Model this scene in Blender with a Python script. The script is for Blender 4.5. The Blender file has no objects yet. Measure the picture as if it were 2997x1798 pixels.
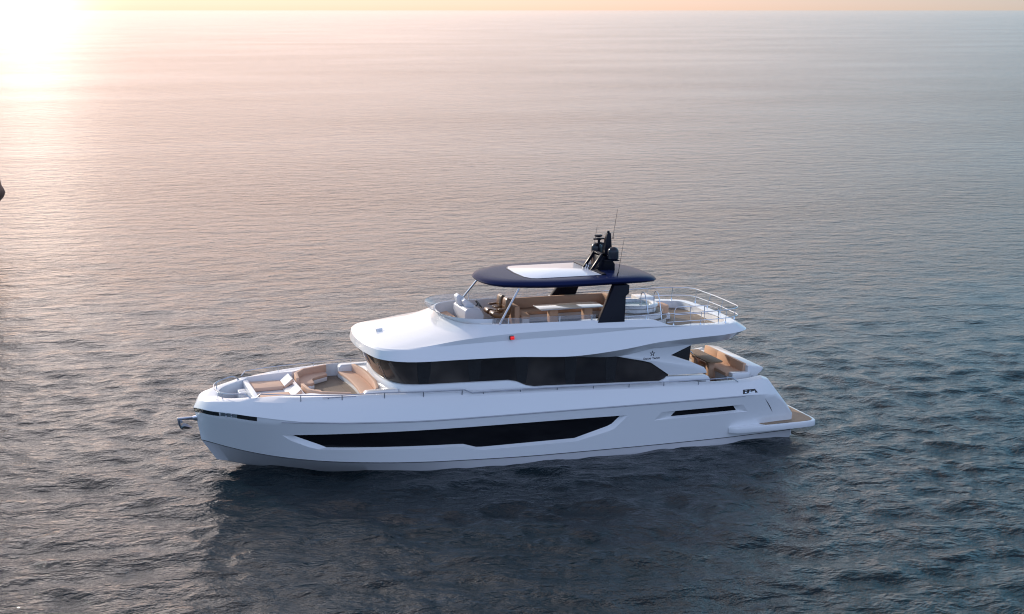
import bpy, bmesh, math, random
import numpy as np
from mathutils import Vector, Matrix
R = math.radians
random.seed(4)
S = bpy.context.scene
COL = S.collection

# ------------------------------------------------------------------ camera
WZ = -0.27                                   # water level (metres, yacht frame)
cam = bpy.data.cameras.new("camera"); camo = bpy.data.objects.new("camera", cam); COL.objects.link(camo)
cam.sensor_width = 36.0; cam.lens = 54.606; cam.clip_start = 0.5; cam.clip_end = 300000
YAW, PITCH = R(17.9), math.atan(869/4546)
camo.location = (-6.706, -56.652, 16.5)
camo.rotation_euler = (math.pi/2 - PITCH, 0, -YAW)
S.camera = camo

# ------------------------------------------------------------------ world, sun, exposure
SUN_EL, SUN_AZ = R(22), R(-44)               # azimuth to the left of the viewing direction
vd = Vector((math.sin(YAW+SUN_AZ), math.cos(YAW+SUN_AZ), 0))
sunv = Vector((vd.x*math.cos(SUN_EL), vd.y*math.cos(SUN_EL), math.sin(SUN_EL)))
GA = YAW + R(-17.0)                          # where the glow sits on the horizon
glow = Vector((math.sin(GA), math.cos(GA), 0))
w = bpy.data.worlds.new("World"); S.world = w; w.use_nodes = True
nt = w.node_tree; N = nt.nodes; L = nt.links
for n in list(N): N.remove(n)
def wn(t, **k):
    n = N.new(t)
    for a, v in k.items(): setattr(n, a, v)
    return n
def wmath(op, a, b=None, clamp=False):
    n = wn("ShaderNodeMath", operation=op, use_clamp=clamp)
    for i, v in enumerate((a, b)):
        if v is None: continue
        if isinstance(v, (int, float)): n.inputs[i].default_value = v
        else: L.new(v, n.inputs[i])
    return n.outputs[0]
sky = wn("ShaderNodeTexSky", sky_type='NISHITA', sun_disc=False, sun_elevation=SUN_EL,
         sun_rotation=math.atan2(sunv.x, sunv.y), altitude=0, air_density=1.2, dust_density=2.0, ozone_density=2.0)
tc = wn("ShaderNodeTexCoord")
sep = wn("ShaderNodeSeparateXYZ"); L.new(tc.outputs["Generated"], sep.inputs[0])
el = wmath('MAXIMUM', sep.outputs[2], 0.0)
dot = wn("ShaderNodeVectorMath", operation='DOT_PRODUCT'); L.new(tc.outputs["Generated"], dot.inputs[0]); dot.inputs[1].default_value = glow
front = wmath('MULTIPLY_ADD', dot.outputs["Value"], 0.5); N[-1].inputs[2].default_value = 0.5   # 0 behind .. 1 towards the glow
front2 = wmath('POWER', wmath('MAXIMUM', front, 0.0), 2.0)
back = wmath('SUBTRACT', 1.0, front)
hz = wmath('SQRT', wmath('MAXIMUM', wmath('SUBTRACT', 1.0, wmath('MULTIPLY', sep.outputs[2], sep.outputs[2])), 0.001))
azc = wmath('MAXIMUM', wmath('DIVIDE', dot.outputs["Value"], hz), 0.0)          # cosine of the azimuth from the glow
# dusk band hugging the horizon, warm and bright towards the glow
band = wmath('POWER', 2.718, wmath('MULTIPLY', el, -2.8))
warmaz = wmath('POWER', azc, wmath('ADD', wmath('MULTIPLY', el, 38.0), 2.4))               # warm sector narrows with height
bandf = wmath('MULTIPLY', band, warmaz)
backlow = wmath('MULTIPLY', wmath('POWER', 2.718, wmath('MULTIPLY', el, -2.5)), back)
halo = wmath('MULTIPLY', wmath('POWER', azc, 700.0), wmath('POWER', 2.718, wmath('MULTIPLY', el, -1.0)))
halo2 = wmath('MULTIPLY', wmath('POWER', azc, 2400.0), wmath('POWER', 2.718, wmath('MULTIPLY', el, -1.5)))
def addcol(prev, fac, col):
    m = wn("ShaderNodeVectorMath", operation='SCALE'); m.inputs[0].default_value = col; L.new(fac, m.inputs["Scale"])
    a = wn("ShaderNodeVectorMath", operation='ADD'); L.new(prev, a.inputs[0]); L.new(m.outputs[0], a.inputs[1])
    return a.outputs[0]
sc = wn("ShaderNodeVectorMath", operation='SCALE'); L.new(sky.outputs[0], sc.inputs[0]); sc.inputs["Scale"].default_value = 0.12
c = sc.outputs[0]
openf = wmath('POWER', 2.718, wmath('MULTIPLY', el, -1.7))
c = addcol(c, openf, (0.25, 3.6, 5.8))               # teal blue of the open evening sky
c = addcol(c, back, (2.4, 1.6, 1.95))                          # lavender side away from the glow
c = addcol(c, backlow, (2.0, 1.95, 4.2))
c = addcol(c, bandf, (6.2, 3.9, 2.9))
warm_fill = wmath('MULTIPLY', wmath('POWER', azc, 7.0), wmath('POWER', 2.718, wmath('MULTIPLY', el, -0.5)))
c = addcol(c, warm_fill, (6.3, 4.35, 3.6))                            # broad warm light added above the glow to brighten the water
# murk right above the horizon dims and reddens it
murk = wmath('POWER', 2.718, wmath('MULTIPLY', el, -8.0))
tint = wn("ShaderNodeMix", data_type='RGBA'); L.new(murk, tint.inputs[0]); tint.inputs[6].default_value = (1, 1, 1, 1); tint.inputs[7].default_value = (0.54, 0.365, 0.255, 1)
mulc = wn("ShaderNodeVectorMath", operation='MULTIPLY'); L.new(c, mulc.inputs[0]); L.new(tint.outputs[2], mulc.inputs[1]); c = mulc.outputs[0]
c = addcol(c, halo, (0.5, 0.36, 0.25))
c = addcol(c, halo2, (4.2, 3.7, 3.2))
bg = wn("ShaderNodeBackground"); bg.inputs[1].default_value = 0.108; L.new(c, bg.inputs[0])
out = wn("ShaderNodeOutputWorld"); L.new(bg.outputs[0], out.inputs[0])

sl = bpy.data.lights.new("sun", 'SUN'); sl.energy = 2.0; sl.angle = R(0.6); sl.color = (1.0, 0.88, 0.74)
so = bpy.data.objects.new("sun", sl); COL.objects.link(so); so.rotation_euler = sunv.to_track_quat('Z', 'Y').to_euler()
so.location = (0, 0, 60)
S.view_settings.view_transform = 'Standard'; S.view_settings.look = 'None'
S.view_settings.exposure = 0.88; S.view_settings.gamma = 1.0
S.render.engine = 'CYCLES'; S.cycles.pixel_filter_type = 'BLACKMAN_HARRIS'; S.cycles.filter_width = 1.1

# ------------------------------------------------------------------ materials
def mat(name, col, rough=0.5, metal=0.0, spec=0.5, coat=0.0, bump=0.0, bscale=60.0, var=0.0, vscale=1.5):
    m = bpy.data.materials.new(name); m.use_nodes = True
    t = m.node_tree; b = t.nodes["Principled BSDF"]
    b.inputs["Base Color"].default_value = (*col, 1); b.inputs["Roughness"].default_value = rough
    b.inputs["Metallic"].default_value = metal; b.inputs["Specular IOR Level"].default_value = spec
    b.inputs["Coat Weight"].default_value = coat; b.inputs["Coat Roughness"].default_value = 0.06
    tcn = t.nodes.new("ShaderNodeTexCoord")
    if var > 0:
        nz = t.nodes.new("ShaderNodeTexNoise"); nz.inputs["Scale"].default_value = vscale; nz.inputs["Detail"].default_value = 5
        t.links.new(tcn.outputs["Object"], nz.inputs["Vector"])
        mx = t.nodes.new("ShaderNodeMix"); mx.data_type = 'RGBA'
        mx.inputs[6].default_value = (*[v*(1-var) for v in col], 1); mx.inputs[7].default_value = (*[min(1, v*(1+var)) for v in col], 1)
        t.links.new(nz.outputs["Fac"], mx.inputs[0]); t.links.new(mx.outputs[2], b.inputs["Base Color"])
    if bump > 0:
        n2 = t.nodes.new("ShaderNodeTexNoise"); n2.inputs["Scale"].default_value = bscale; n2.inputs["Detail"].default_value = 4
        t.links.new(tcn.outputs["Object"], n2.inputs["Vector"])
        bp = t.nodes.new("ShaderNodeBump"); bp.inputs["Strength"].default_value = bump; bp.inputs["Distance"].default_value = 0.01
        t.links.new(n2.outputs["Fac"], bp.inputs["Height"]); t.links.new(bp.outputs[0], b.inputs["Normal"])
    return m
WHITE = mat("white_gelcoat", (0.77, 0.77, 0.78), 0.2, coat=0.4, var=0.015, vscale=0.6)
WHITE_IN = mat("white_moulding", (0.78, 0.77, 0.77), 0.4, var=0.02)
BOTTOM = mat("grey_antifouling", (0.58, 0.56, 0.57), 0.5, var=0.06, vscale=1.2)
BLACK = mat("black_trim", (0.012, 0.012, 0.014), 0.25, coat=0.2)
DARKLINE = mat("dark_seam", (0.03, 0.03, 0.035), 0.5)
DOME = mat("dark_dome_paint", (0.010, 0.012, 0.022), 0.2, spec=0.4)
NAVY = mat("navy_paint", (0.012, 0.018, 0.062), 0.25, spec=0.015, var=0.05)
MASTM = mat("black_navy_paint", (0.008, 0.009, 0.016), 0.3, spec=0.12)
CHROME = mat("polished_steel", (0.66, 0.67, 0.71), 0.16, metal=1.0)
STEEL = mat("brushed_steel", (0.42, 0.43, 0.48), 0.28, metal=1.0, var=0.1)
TAN = mat("tan_upholstery", (0.64, 0.39, 0.25), 0.75, bump=0.25, bscale=220, var=0.05, vscale=6)
TAN_LIGHT = mat("beige_upholstery", (0.66, 0.43, 0.31), 0.8, bump=0.25, bscale=220, var=0.05, vscale=6)
LEATHER = mat("brown_leather", (0.16, 0.075, 0.032), 0.28, coat=0.2, bump=0.15, bscale=90, var=0.12, vscale=8)
GREYC = mat("grey_console", (0.52, 0.52, 0.55), 0.45, var=0.03)
SCREEN = mat("grey_display_housing", (0.66, 0.67, 0.70), 0.4)
RED = mat("red_lens", (0.80, 0.015, 0.015), 0.25, coat=0.4)
RED.node_tree.nodes["Principled BSDF"].inputs["Emission Color"].default_value = (1, .02, .02, 1); RED.node_tree.nodes["Principled BSDF"].inputs["Emission Strength"].default_value = 0.3
SUNLIT_FACE = mat("sunlit_cushion_face", (0.82, 0.80, 0.77), 0.8, bump=0.2, bscale=200)  # near-white colour paints direct sun on the headrests' forward slope
GLASSTOP = mat("white_glass_top", (0.62, 0.64, 0.68), 0.05, coat=0.6)
ROOFGLASS = mat("sky_sheen_roof_glass", (0.70, 0.73, 0.80), 0.12, spec=0.3, var=0.03, vscale=0.5)  # whitish base carries the sky's reflection, over a white blind
LOGO = mat("dark_lettering", (0.03, 0.03, 0.045), 0.4)

def darkglass():
    m = bpy.data.materials.new("tinted_window_glass"); m.use_nodes = True
    t = m.node_tree; b = t.nodes["Principled BSDF"]
    tcn = t.nodes.new("ShaderNodeTexCoord"); nz = t.nodes.new("ShaderNodeTexNoise"); nz.inputs["Scale"].default_value = 0.55; nz.inputs["Detail"].default_value = 2
    t.links.new(tcn.outputs["Object"], nz.inputs["Vector"])
    cr = t.nodes.new("ShaderNodeValToRGB"); cr.color_ramp.elements[0].position = 0.4; cr.color_ramp.elements[0].color = (0.018, 0.016, 0.017, 1)
    cr.color_ramp.elements[1].position = 0.65; cr.color_ramp.elements[1].color = (0.066, 0.055, 0.049, 1)  # brown patches painted in for reflections and the dim interior
    t.links.new(nz.outputs["Fac"], cr.inputs[0]); t.links.new(cr.outputs[0], b.inputs["Base Color"])
    b.inputs["Roughness"].default_value = 0.04; b.inputs["IOR"].default_value = 1.45; b.inputs["Specular IOR Level"].default_value = 0.4
    return m
DGLASS = darkglass()
HGLASS = mat("black_hull_glass", (0.008, 0.008, 0.010), 0.08, spec=0.3)

def clear(name, tint, refl=1.45, opac=0.12):
    m = bpy.data.materials.new(name); m.use_nodes = True
    t = m.node_tree; nn = t.nodes
    for n in list(nn): nn.remove(n)
    tr = nn.new("ShaderNodeBsdfTransparent"); tr.inputs[0].default_value = (*tint, 1)
    gl = nn.new("ShaderNodeBsdfGlossy"); gl.inputs["Roughness"].default_value = 0.03
    df = nn.new("ShaderNodeBsdfDiffuse"); df.inputs[0].default_value = (0.8, 0.82, 0.86, 1)
    fr = nn.new("ShaderNodeFresnel"); fr.inputs[0].default_value = refl
    m1 = nn.new("ShaderNodeMixShader"); m1.inputs[0].default_value = opac
    m2 = nn.new("ShaderNodeMixShader"); o = nn.new("ShaderNodeOutputMaterial")
    t.links.new(tr.outputs[0], m1.inputs[1]); t.links.new(df.outputs[0], m1.inputs[2])
    t.links.new(fr.outputs[0], m2.inputs[0]); t.links.new(m1.outputs[0], m2.inputs[1]); t.links.new(gl.outputs[0], m2.inputs[2])
    t.links.new(m2.outputs[0], o.inputs[0])
    return m
CLEAR = clear("clear_windscreen", (0.93, 0.94, 0.96), 1.45, 0.22)

def teak(name, c1, c2, pitch=0.075):
    m = bpy.data.materials.new(name); m.use_nodes = True
    t = m.node_tree; b = t.nodes["Principled BSDF"]; nn = t.nodes; lk = t.links
    tcn = nn.new("ShaderNodeTexCoord")
    sp = nn.new("ShaderNodeSeparateXYZ"); lk.new(tcn.outputs["Object"], sp.inputs[0])
    br = nn.new("ShaderNodeTexBrick"); br.inputs["Scale"].default_value = 1.0; br.inputs["Brick Width"].default_value = 1.1; br.inputs["Row Height"].default_value = pitch
    br.inputs["Mortar Size"].default_value = 0.007; br.inputs["Color1"].default_value = (*c1, 1); br.inputs["Color2"].default_value = (*c2, 1); br.inputs["Mortar"].default_value = (0.03, 0.025, 0.02, 1)
    lk.new(tcn.outputs["Object"], br.inputs["Vector"])
    nz = nn.new("ShaderNodeTexNoise"); nz.inputs["Scale"].default_value = 3; nz.inputs["Detail"].default_value = 6
    mp = nn.new("ShaderNodeMapping"); mp.inputs["Scale"].default_value = (1, 14, 1); lk.new(tcn.outputs["Object"], mp.inputs[0]); lk.new(mp.outputs[0], nz.inputs["Vector"])
    mx = nn.new("ShaderNodeMix"); mx.data_type = 'RGBA'; mx.blend_type = 'MULTIPLY'; mx.inputs[0].default_value = 0.5
    cr = nn.new("ShaderNodeValToRGB"); cr.color_ramp.elements[0].color = (0.6, 0.6, 0.6, 1); cr.color_ramp.elements[1].color = (1.2, 1.2, 1.2, 1)
    lk.new(nz.outputs["Fac"], cr.inputs[0]); lk.new(br.outputs["Color"], mx.inputs[6]); lk.new(cr.outputs[0], mx.inputs[7]); lk.new(mx.outputs[2], b.inputs["Base Color"])
    b.inputs["Roughness"].default_value = 0.6
    return m
TEAK = teak("teak_deck", (0.23, 0.17, 0.12), (0.19, 0.14, 0.10))
TEAK_P = teak("teak_platform", (0.42, 0.28, 0.17), (0.36, 0.23, 0.135), 0.06)

# ------------------------------------------------------------------ mesh helpers
def link(name, data, parent=None):
    o = bpy.data.objects.new(name, data); COL.objects.link(o)
    if parent is not None: o.parent = parent
    return o
class MB:
    def __init__(s): s.v = []; s.f = []
    def add(s, vs, fs):
        k = len(s.v); s.v += [tuple(map(float, p)) for p in vs]; s.f += [tuple(i+k for i in f) for f in fs]; return s
    def grid(s, rows, close_u=False, close_v=False):
        n, m = len(rows), len(rows[0]); vs = [p for r in rows for p in r]; fs = []
        for i in range(n if close_u else n-1):
            for j in range(m if close_v else m-1):
                a, b = i*m+j, i*m+(j+1) % m; i2 = (i+1) % n
                fs.append((a, b, i2*m+(j+1) % m, i2*m+j))
        return s.add(vs, fs)
    def box(s, x0, x1, y0, y1, z0, z1):
        return s.add([(x0,y0,z0),(x1,y0,z0),(x1,y1,z0),(x0,y1,z0),(x0,y0,z1),(x1,y0,z1),(x1,y1,z1),(x0,y1,z1)],
                     [(0,3,2,1),(4,5,6,7),(0,1,5,4),(1,2,6,5),(2,3,7,6),(3,0,4,7)])
    def prism_y(s, prof, y0, y1):            # profile in x,z swept along y
        n = len(prof)
        return s.add([(x, y0, z) for x, z in prof]+[(x, y1, z) for x, z in prof],
                     [tuple(range(n)), tuple(range(2*n-1, n-1, -1))]+[(i, i+n, (i+1) % n+n, (i+1) % n) for i in range(n)])
    def prism_z(s, plan, z0, z1):
        n = len(plan)
        g = lambda z, p: z(p) if callable(z) else z
        return s.add([(p[0], p[1], g(z0, p)) for p in plan]+[(p[0], p[1], g(z1, p)) for p in plan],
                     [tuple(range(n-1, -1, -1)), tuple(range(n, 2*n))]+[(i, (i+1) % n, (i+1) % n+n, i+n) for i in range(n)])
    def lathe(s, prof, c, seg=40, axis=None, cap=True):
        rows = []
        for r, z in prof:
            rows.append([(c[0]+r*math.cos(2*math.pi*k/seg), c[1]+r*math.sin(2*math.pi*k/seg), c[2]+z) for k in range(seg)])
        s.grid(rows, close_v=True)
        if cap:
            k0 = len(s.v)-len(prof)*seg
            s.f.append(tuple(range(k0+seg-1, k0-1, -1))); k1 = len(s.v)-seg; s.f.append(tuple(range(k1, k1+seg)))
        return s
    def tube(s, pts, r, seg=8, r2=None, closed=False):
        P = [Vector(p) for p in pts]; n = len(P); rows = []; prev = None
        for i, p in enumerate(P):
            if closed: t = (P[(i+1) % n]-P[i-1])
            else: t = (P[min(i+1, n-1)]-P[max(i-1, 0)])
            t.normalize()
            if prev is None:
                a = Vector((0, 0, 1)) if abs(t.z) < .9 else Vector((1, 0, 0)); u = t.cross(a).normalized()
            else: u = (prev-t*prev.dot(t)).normalized()
            prev = u; v = t.cross(u)
            rr = r if r2 is None else r+(r2-r)*i/(n-1)
            rows.append([tuple(p+(u*math.cos(2*math.pi*k/seg)+v*math.sin(2*math.pi*k/seg))*rr) for k in range(seg)])
        s.grid(rows, close_u=closed, close_v=True)
        if not closed:
            k0 = len(s.v)-n*seg; s.f.append(tuple(range(k0+seg-1, k0-1, -1))); k1 = len(s.v)-seg; s.f.append(tuple(range(k1, k1+seg)))
        return s
    def build(s, name, material, parent=None, smooth=True, bevel=0.0, seg=2, angle=35, fix=True, merge=True):
        me = bpy.data.meshes.new(name); me.from_pydata(s.v, [], s.f)
        bm = bmesh.new(); bm.from_mesh(me)
        if merge: bmesh.ops.remove_doubles(bm, verts=bm.verts, dist=1e-5)
        if fix: bmesh.ops.recalc_face_normals(bm, faces=bm.faces)
        if bevel > 0:
            es = [e for e in bm.edges if len(e.link_faces) == 2 and e.calc_face_angle(0) > R(angle)]
            bmesh.ops.bevel(bm, geom=es, offset=bevel, segments=seg, profile=0.5, affect='EDGES', clamp_overlap=True)
        for f in bm.faces: f.smooth = smooth
        for e in bm.edges:
            if len(e.link_faces) == 2 and e.calc_face_angle(0) > R(angle): e.smooth = False
        bm.to_mesh(me); bm.free(); me.materials.append(material)
        return link(name, me, parent)
def empty(name, loc=(0, 0, 0), parent=None):
    o = link(name, None, parent); o.location = loc; o.empty_display_size = 0.2; return o
def tag(o, label, cat, group=None, kind=None):
    if label: o["label"] = label
    if cat: o["category"] = cat
    if group: o["group"] = group
    if kind: o["kind"] = kind
    return o
def pchip(xs, ys):
    x = np.array(xs, float); y = np.array(ys, float); h = np.diff(x); d = np.diff(y)/h; n = len(x); m = np.zeros(n)
    for i in range(1, n-1):
        if d[i-1]*d[i] > 0:
            w1 = 2*h[i]+h[i-1]; w2 = h[i]+2*h[i-1]; m[i] = (w1+w2)/(w1/d[i-1]+w2/d[i])
    m[0] = d[0]; m[-1] = d[-1]
    def f(q):
        q = min(max(q, x[0]), x[-1]); i = min(int(np.searchsorted(x, q, 'right'))-1, n-2); t = (q-x[i])/h[i]
        return float((1+2*t)*(1-t)**2*y[i]+t*(1-t)**2*h[i]*m[i]+t*t*(3-2*t)*y[i+1]+t*t*(t-1)*h[i]*m[i+1])
    return f
def catmull(pts, per=6):
    P = [np.array(p, float) for p in pts]; n = len(P); o = []
    for i in range(n-1):
        p0 = P[i-1] if i > 0 else 2*P[0]-P[1]; p1, p2 = P[i], P[i+1]; p3 = P[i+2] if i+2 < n else 2*P[-1]-P[-2]
        a = max(np.linalg.norm(p1-p0), 1e-6)**.5; b = max(np.linalg.norm(p2-p1), 1e-6)**.5; c_ = max(np.linalg.norm(p3-p2), 1e-6)**.5
        m1 = ((p1-p0)/a-(p2-p0)/(a+b)+(p2-p1)/b)*b; m2 = ((p2-p1)/b-(p3-p1)/(b+c_)+(p3-p2)/c_)*b
        for k in range(per):
            t = k/per; o.append((2*t**3-3*t*t+1)*p1+(t**3-2*t*t+t)*m1+(-2*t**3+3*t*t)*p2+(t**3-t*t)*m2)
    o.append(P[-1]); return o
def mirror(mb):
    m = MB(); m.v = [(x, -y, z) for x, y, z in mb.v]; m.f = [tuple(reversed(f)) for f in mb.f]; return m
def both(mb):
    m = MB(); m.add(mb.v, mb.f); k = mirror(mb); m.add(k.v, k.f); return m

# ------------------------------------------------------------------ water: one sheet, waves as real relief
def water():
    rng = np.random.RandomState(7)
    def axis(c, near, step, grow, far):
        a = [0.0]; s = step
        while a[-1] < far:
            if a[-1] > near: s *= grow
            a.append(a[-1]+s)
        a = np.array(a); return np.concatenate([-a[:0:-1], a])+c
    # local frame turned with the view so that the dense part lies where the waves read large
    xs = axis(0, 34, 0.17, 1.035, 90000); ys0 = axis(0, 26, 0.17, 1.022, 90000)
    X, Y = np.meshgrid(xs, ys0)
    sx = np.gradient(xs); sy = np.gradient(ys0); spacing = np.maximum(sx[None, :], sy[:, None])
    Z = np.zeros_like(X)
    nw = 110
    lam = np.exp(rng.uniform(np.log(0.5), np.log(4.5), nw)); ang = rng.normal(R(84), R(44), nw); ph = rng.uniform(0, 6.28, nw)
    # broad patches that calm or rough the surface
    patch = 0.75+0.25*np.sin(X*0.043+1.3)*np.sin(Y*0.057+0.4)+0.2*np.sin(X*0.017-Y*0.021)
    for l, a, p in zip(lam, ang, ph):
        k = 2*math.pi/l; amp = 0.0042*l**0.62
        fade = np.clip((l/spacing-3.0)/3.0, 0, 1)
        th = k*(X*math.cos(a)+Y*math.sin(a))+p+0.8*np.sin(0.11*X+0.07*Y+p*3)
        Z += amp*fade*(np.sin(th)+0.28*np.cos(2*th))
    Z *= patch
    n, m = X.shape
    ca, sa = math.cos(-YAW), math.sin(-YAW)
    cx, cy = 6.0, -14.0
    V = np.stack([cx+X*ca-Y*sa, cy+X*sa+Y*ca, Z+WZ], -1).reshape(-1, 3)
    me = bpy.data.meshes.new("water")
    idx = np.arange(n*m).reshape(n, m)
    F = np.stack([idx[:-1, :-1], idx[:-1, 1:], idx[1:, 1:], idx[1:, :-1]], -1).reshape(-1, 4)
    me.vertices.add(len(V)); me.vertices.foreach_set("co", V.astype(np.float32).ravel())
    me.loops.add(F.size); me.loops.foreach_set("vertex_index", F.astype(np.int32).ravel())
    me.polygons.add(len(F)); me.polygons.foreach_set("loop_start", np.arange(0, F.size, 4, dtype=np.int32))
    me.polygons.foreach_set("use_smooth", np.ones(len(F), bool))
    me.update(calc_edges=True); me.validate()
    mt = bpy.data.materials.new("sea_water"); mt.use_nodes = True
    t = mt.node_tree; b = t.nodes["Principled BSDF"]; nn = t.nodes; lk = t.links
    geo = nn.new("ShaderNodeNewGeometry")
    def noise(scale, stretch, det, rot):
        mp = nn.new("ShaderNodeMapping"); mp.inputs["Scale"].default_value = (scale/stretch, scale, scale); mp.inputs["Rotation"].default_value = (0, 0, rot)
        lk.new(geo.outputs["Position"], mp.inputs[0])
        nz = nn.new("ShaderNodeTexNoise"); nz.inputs["Scale"].default_value = 1; nz.inputs["Detail"].default_value = det; nz.inputs["Roughness"].default_value = 0.6; nz.inputs["Distortion"].default_value = 0.25
        lk.new(mp.outputs[0], nz.inputs["Vector"]); return nz.outputs["Fac"]
    prev = None
    gust = noise(0.016, 2.2, 4, YAW-.3); gm = nn.new("ShaderNodeMapRange"); gm.inputs[1].default_value = 0.35; gm.inputs[2].default_value = 0.65; gm.inputs[3].default_value = 0.5; gm.inputs[4].default_value = 1.0
    lk.new(gust, gm.inputs[0])
    for sc_, st, det, rot, dist in ((0.14, 1.5, 3, YAW+.2, 0.16), (0.36, 1.6, 3, YAW-.1, 0.26), (0.75, 1.5, 5, YAW-.25, 0.34), (2.4, 1.4, 5, YAW+.25, 0.13)):
        bp = nn.new("ShaderNodeBump"); lk.new(gm.outputs[0], bp.inputs["Strength"]); bp.inputs["Distance"].default_value = dist
        lk.new(noise(sc_, st, det, rot), bp.inputs["Height"])
        if prev is not None: lk.new(prev, bp.inputs["Normal"])
        prev = bp.outputs[0]
    lk.new(prev, b.inputs["Normal"])
    b.inputs["Base Color"].default_value = (0.001, 0.009, 0.013, 1); b.inputs["Roughness"].default_value = 0.09; b.inputs["IOR"].default_value = 1.333
    me.materials.append(mt)
    o = link("water", me); o["kind"] = "structure"; return o
water()

# ------------------------------------------------------------------ yacht
yacht = tag(empty("motor_yacht", (0, 0, WZ)), "white three deck motor yacht with dark blue hardtop and long black windows, afloat", "yacht")
yacht_off = -WZ                              # parts are modelled in the same frame; the empty sits on the water
def Y(mb, name, material, parent=None, **k):
    o = mb.build(name, material, parent or yacht, **k)
    if parent is None: o.location.z = yacht_off
    return o

XE = 22.45
def curve(xs, ys, zs): 
    fy, fz = pchip(xs, ys), pchip(xs, zs)
    return (xs[0], xs[-1], fy, fz)
Gx = [-.62, -.5, 0, .5, 1.08, 1.5, 3.04, 4.67, 7.33, 12, 16.1, 19.9, 20.74, 20.97, 21.27, 21.64, 22.16, XE]
Gy = [0, .55, 1.1, 1.48, 1.8, 2.03, 2.6, 2.9, 3.08, 3.1, 3.07, 3.0, 2.98, 2.97, 2.95, 2.9, 2.84, 2.78]
Gz = [2.36, 2.41, 2.48, 2.53, 2.57, 2.57, 2.55, 2.56, 2.5, 2.41, 2.24, 2.11, 2.2, 2.25, 2.17, 1.72, 1.1, .7]
Gc = curve(Gx, Gy, Gz)
Cc = curve([-.54, -.28, .36, 1.33, 2.31, 3.3, 4.31, 6.66, 7.94, 12, 16, 19.3, 21, 22.6], [0, .22, .74, 1.35, 1.89, 2.3, 2.62, 3.02, 3.10, 3.13, 3.10, 3.0, 2.85, 2.7],
           [.81, .77, .65, .49, .38, .3, .24, .13, .08, -.02, -.03, -.03, -.03, -.02])
Rc = curve([-.74, -.47, .19, 1.23, 1.67, 2.98, 4.61, 7.91, 11.9, 16, 20.4, 21.3, XE], [0, .8, 1.49, 2.15, 2.36, 2.84, 3.15, 3.3, 3.32, 3.31, 3.22, 3.1, 2.85],
           [1.9, 2.0, 2.0, 1.92, 1.9, 1.87, 1.8, 1.69, 1.67, 1.65, 1.63, 1.61, 1.58])
NS = 120
U = [(i/(NS-1))**1.5 for i in range(NS)]
def at(cv, u):
    x = cv[0]+(XE-cv[0])*u; return x, cv[2](x), cv[3](x)
fM = pchip([18.5, 20, 21.2, 21.9, 22.45], [3.2, 3.14, 3.0, 2.88, 2.72])
def hull_rows():
    K, Wl, C, M, Rr, T1, T2, B1, G = [], [], [], [], [], [], [], [], []
    for u in U:
        gx, gy, gz = at(Gc, u); cx, cy, cz = at(Cc, u); rx, ry, rz = at(Rc, u)
        rz = min(rz, gz-.05); ry = min(ry, 99)
        aft = min(max((21.2-gx)/.8, 0), 1)
        ry = ry if gx < 20.4 else min(ry, gy+.25*max(0, min(1, (gz-rz)/.6))+.02)
        wx = 0.0+(XE-0.0)*u
        wy = pchip([0, 2, 4.5, 6.8, 9.3, 12, 18, 22.5], [0, .6, 1.85, 2.65, 3.0, 3.08, 3.05, 2.65])(wx)
        wz = pchip([0, 1, 2, 4, 22.5], [0, -.12, -.3, -.42, -.42])(wx)
        K.append((.25+(XE-.25)*u, 0, wz-.5*min(1, u*8)-.05)); Wl.append((wx, wy, wz)); C.append((cx, cy, cz))
        f = .32; my = cy+(ry-cy)*f; mx, mz = cx+(rx-cx)*f, cz+(rz-cz)*f
        if mx > 18.5: my = min(my, fM(mx))
        M.append((mx, my, mz)); Rr.append((rx, ry, rz))
        lip = .045*aft; h = (.165 if rx < 1.3 else .165-.115*min(1, (rx-1.3)/1.5)) * aft
        T1.append((rx-.03*(1-u), ry, rz+h)); T2.append((rx-.06*(1-u)**3, ry+lip, rz+h+.012*aft))
        t2 = T2[-1]; b = .55; bz = t2[2]+(gz-t2[2])*b; by = t2[1]+(gy-t2[1])*(b-.09); bx = t2[0]+(gx-t2[0])*(b-.09)
        B1.append((bx, by, bz)); G.append((gx, gy, gz))
    return K, Wl, C, M, Rr, T1, T2, B1, G
HK, HW, HC, HM, HR, HT1, HT2, HB, HG = hull_rows()
neg = lambda row: [(x, -y, z) for x, y, z in row]
# bulwark cap and inner wall
crest = pchip([-.6, .1, 1.5, 4, 8, 12, 20, 21.3, XE], [.03, .08, .11, .19, .16, .1, .1, .04, .0])
Iy = pchip([.1, .2, .4, .8, 1.25, 1.34, 1.46, 2.65, 3.05, 3.2, 3.66, 4.62, 4.72, 6, 8, 12, 19.9, 21, XE], [0, .5, .88, 1.18, 1.42, 1.5, 1.62, 1.8, 1.85, 1.82, 2.12, 2.55, 2.62, 2.76, 2.8, 2.8, 2.72, 2.66, 2.5])
floorz = lambda x: 1.86 if x < 1.3 else (2.24 if x < 6.4 else (1.9 if x < 17 else (1.72 if x < 21.05 else .38)))
HI1, HI2, HI3 = [], [], []
for (gx, gy, gz), u in zip(HG, U):
    x = .1+(XE-.1)*u; iy = Iy(x); cz = gz+crest(x)
    oy = max(iy+.01, gy-.16) if gx > 1.0 else iy+(gy-iy)*.55
    ox = gx+(x-gx)*.45
    HI1.append((ox, oy, cz-.01)); HI2.append((x, iy, cz)); HI3.append((x, iy, min(floorz(x), cz-.02)))
mb = MB()
for sgn in (1, -1):
    f = (lambda r: r) if sgn > 0 else neg
    mb.grid([f(r) for r in (HK, HW, HC)])
e = [r[-1] for r in (HK, HW, HC)]
mb.add([e[0], e[1], e[2], (e[2][0], -e[2][1], e[2][2]), (e[1][0], -e[1][1], e[1][2])], [(0, 1, 2, 3, 4)])
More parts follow.
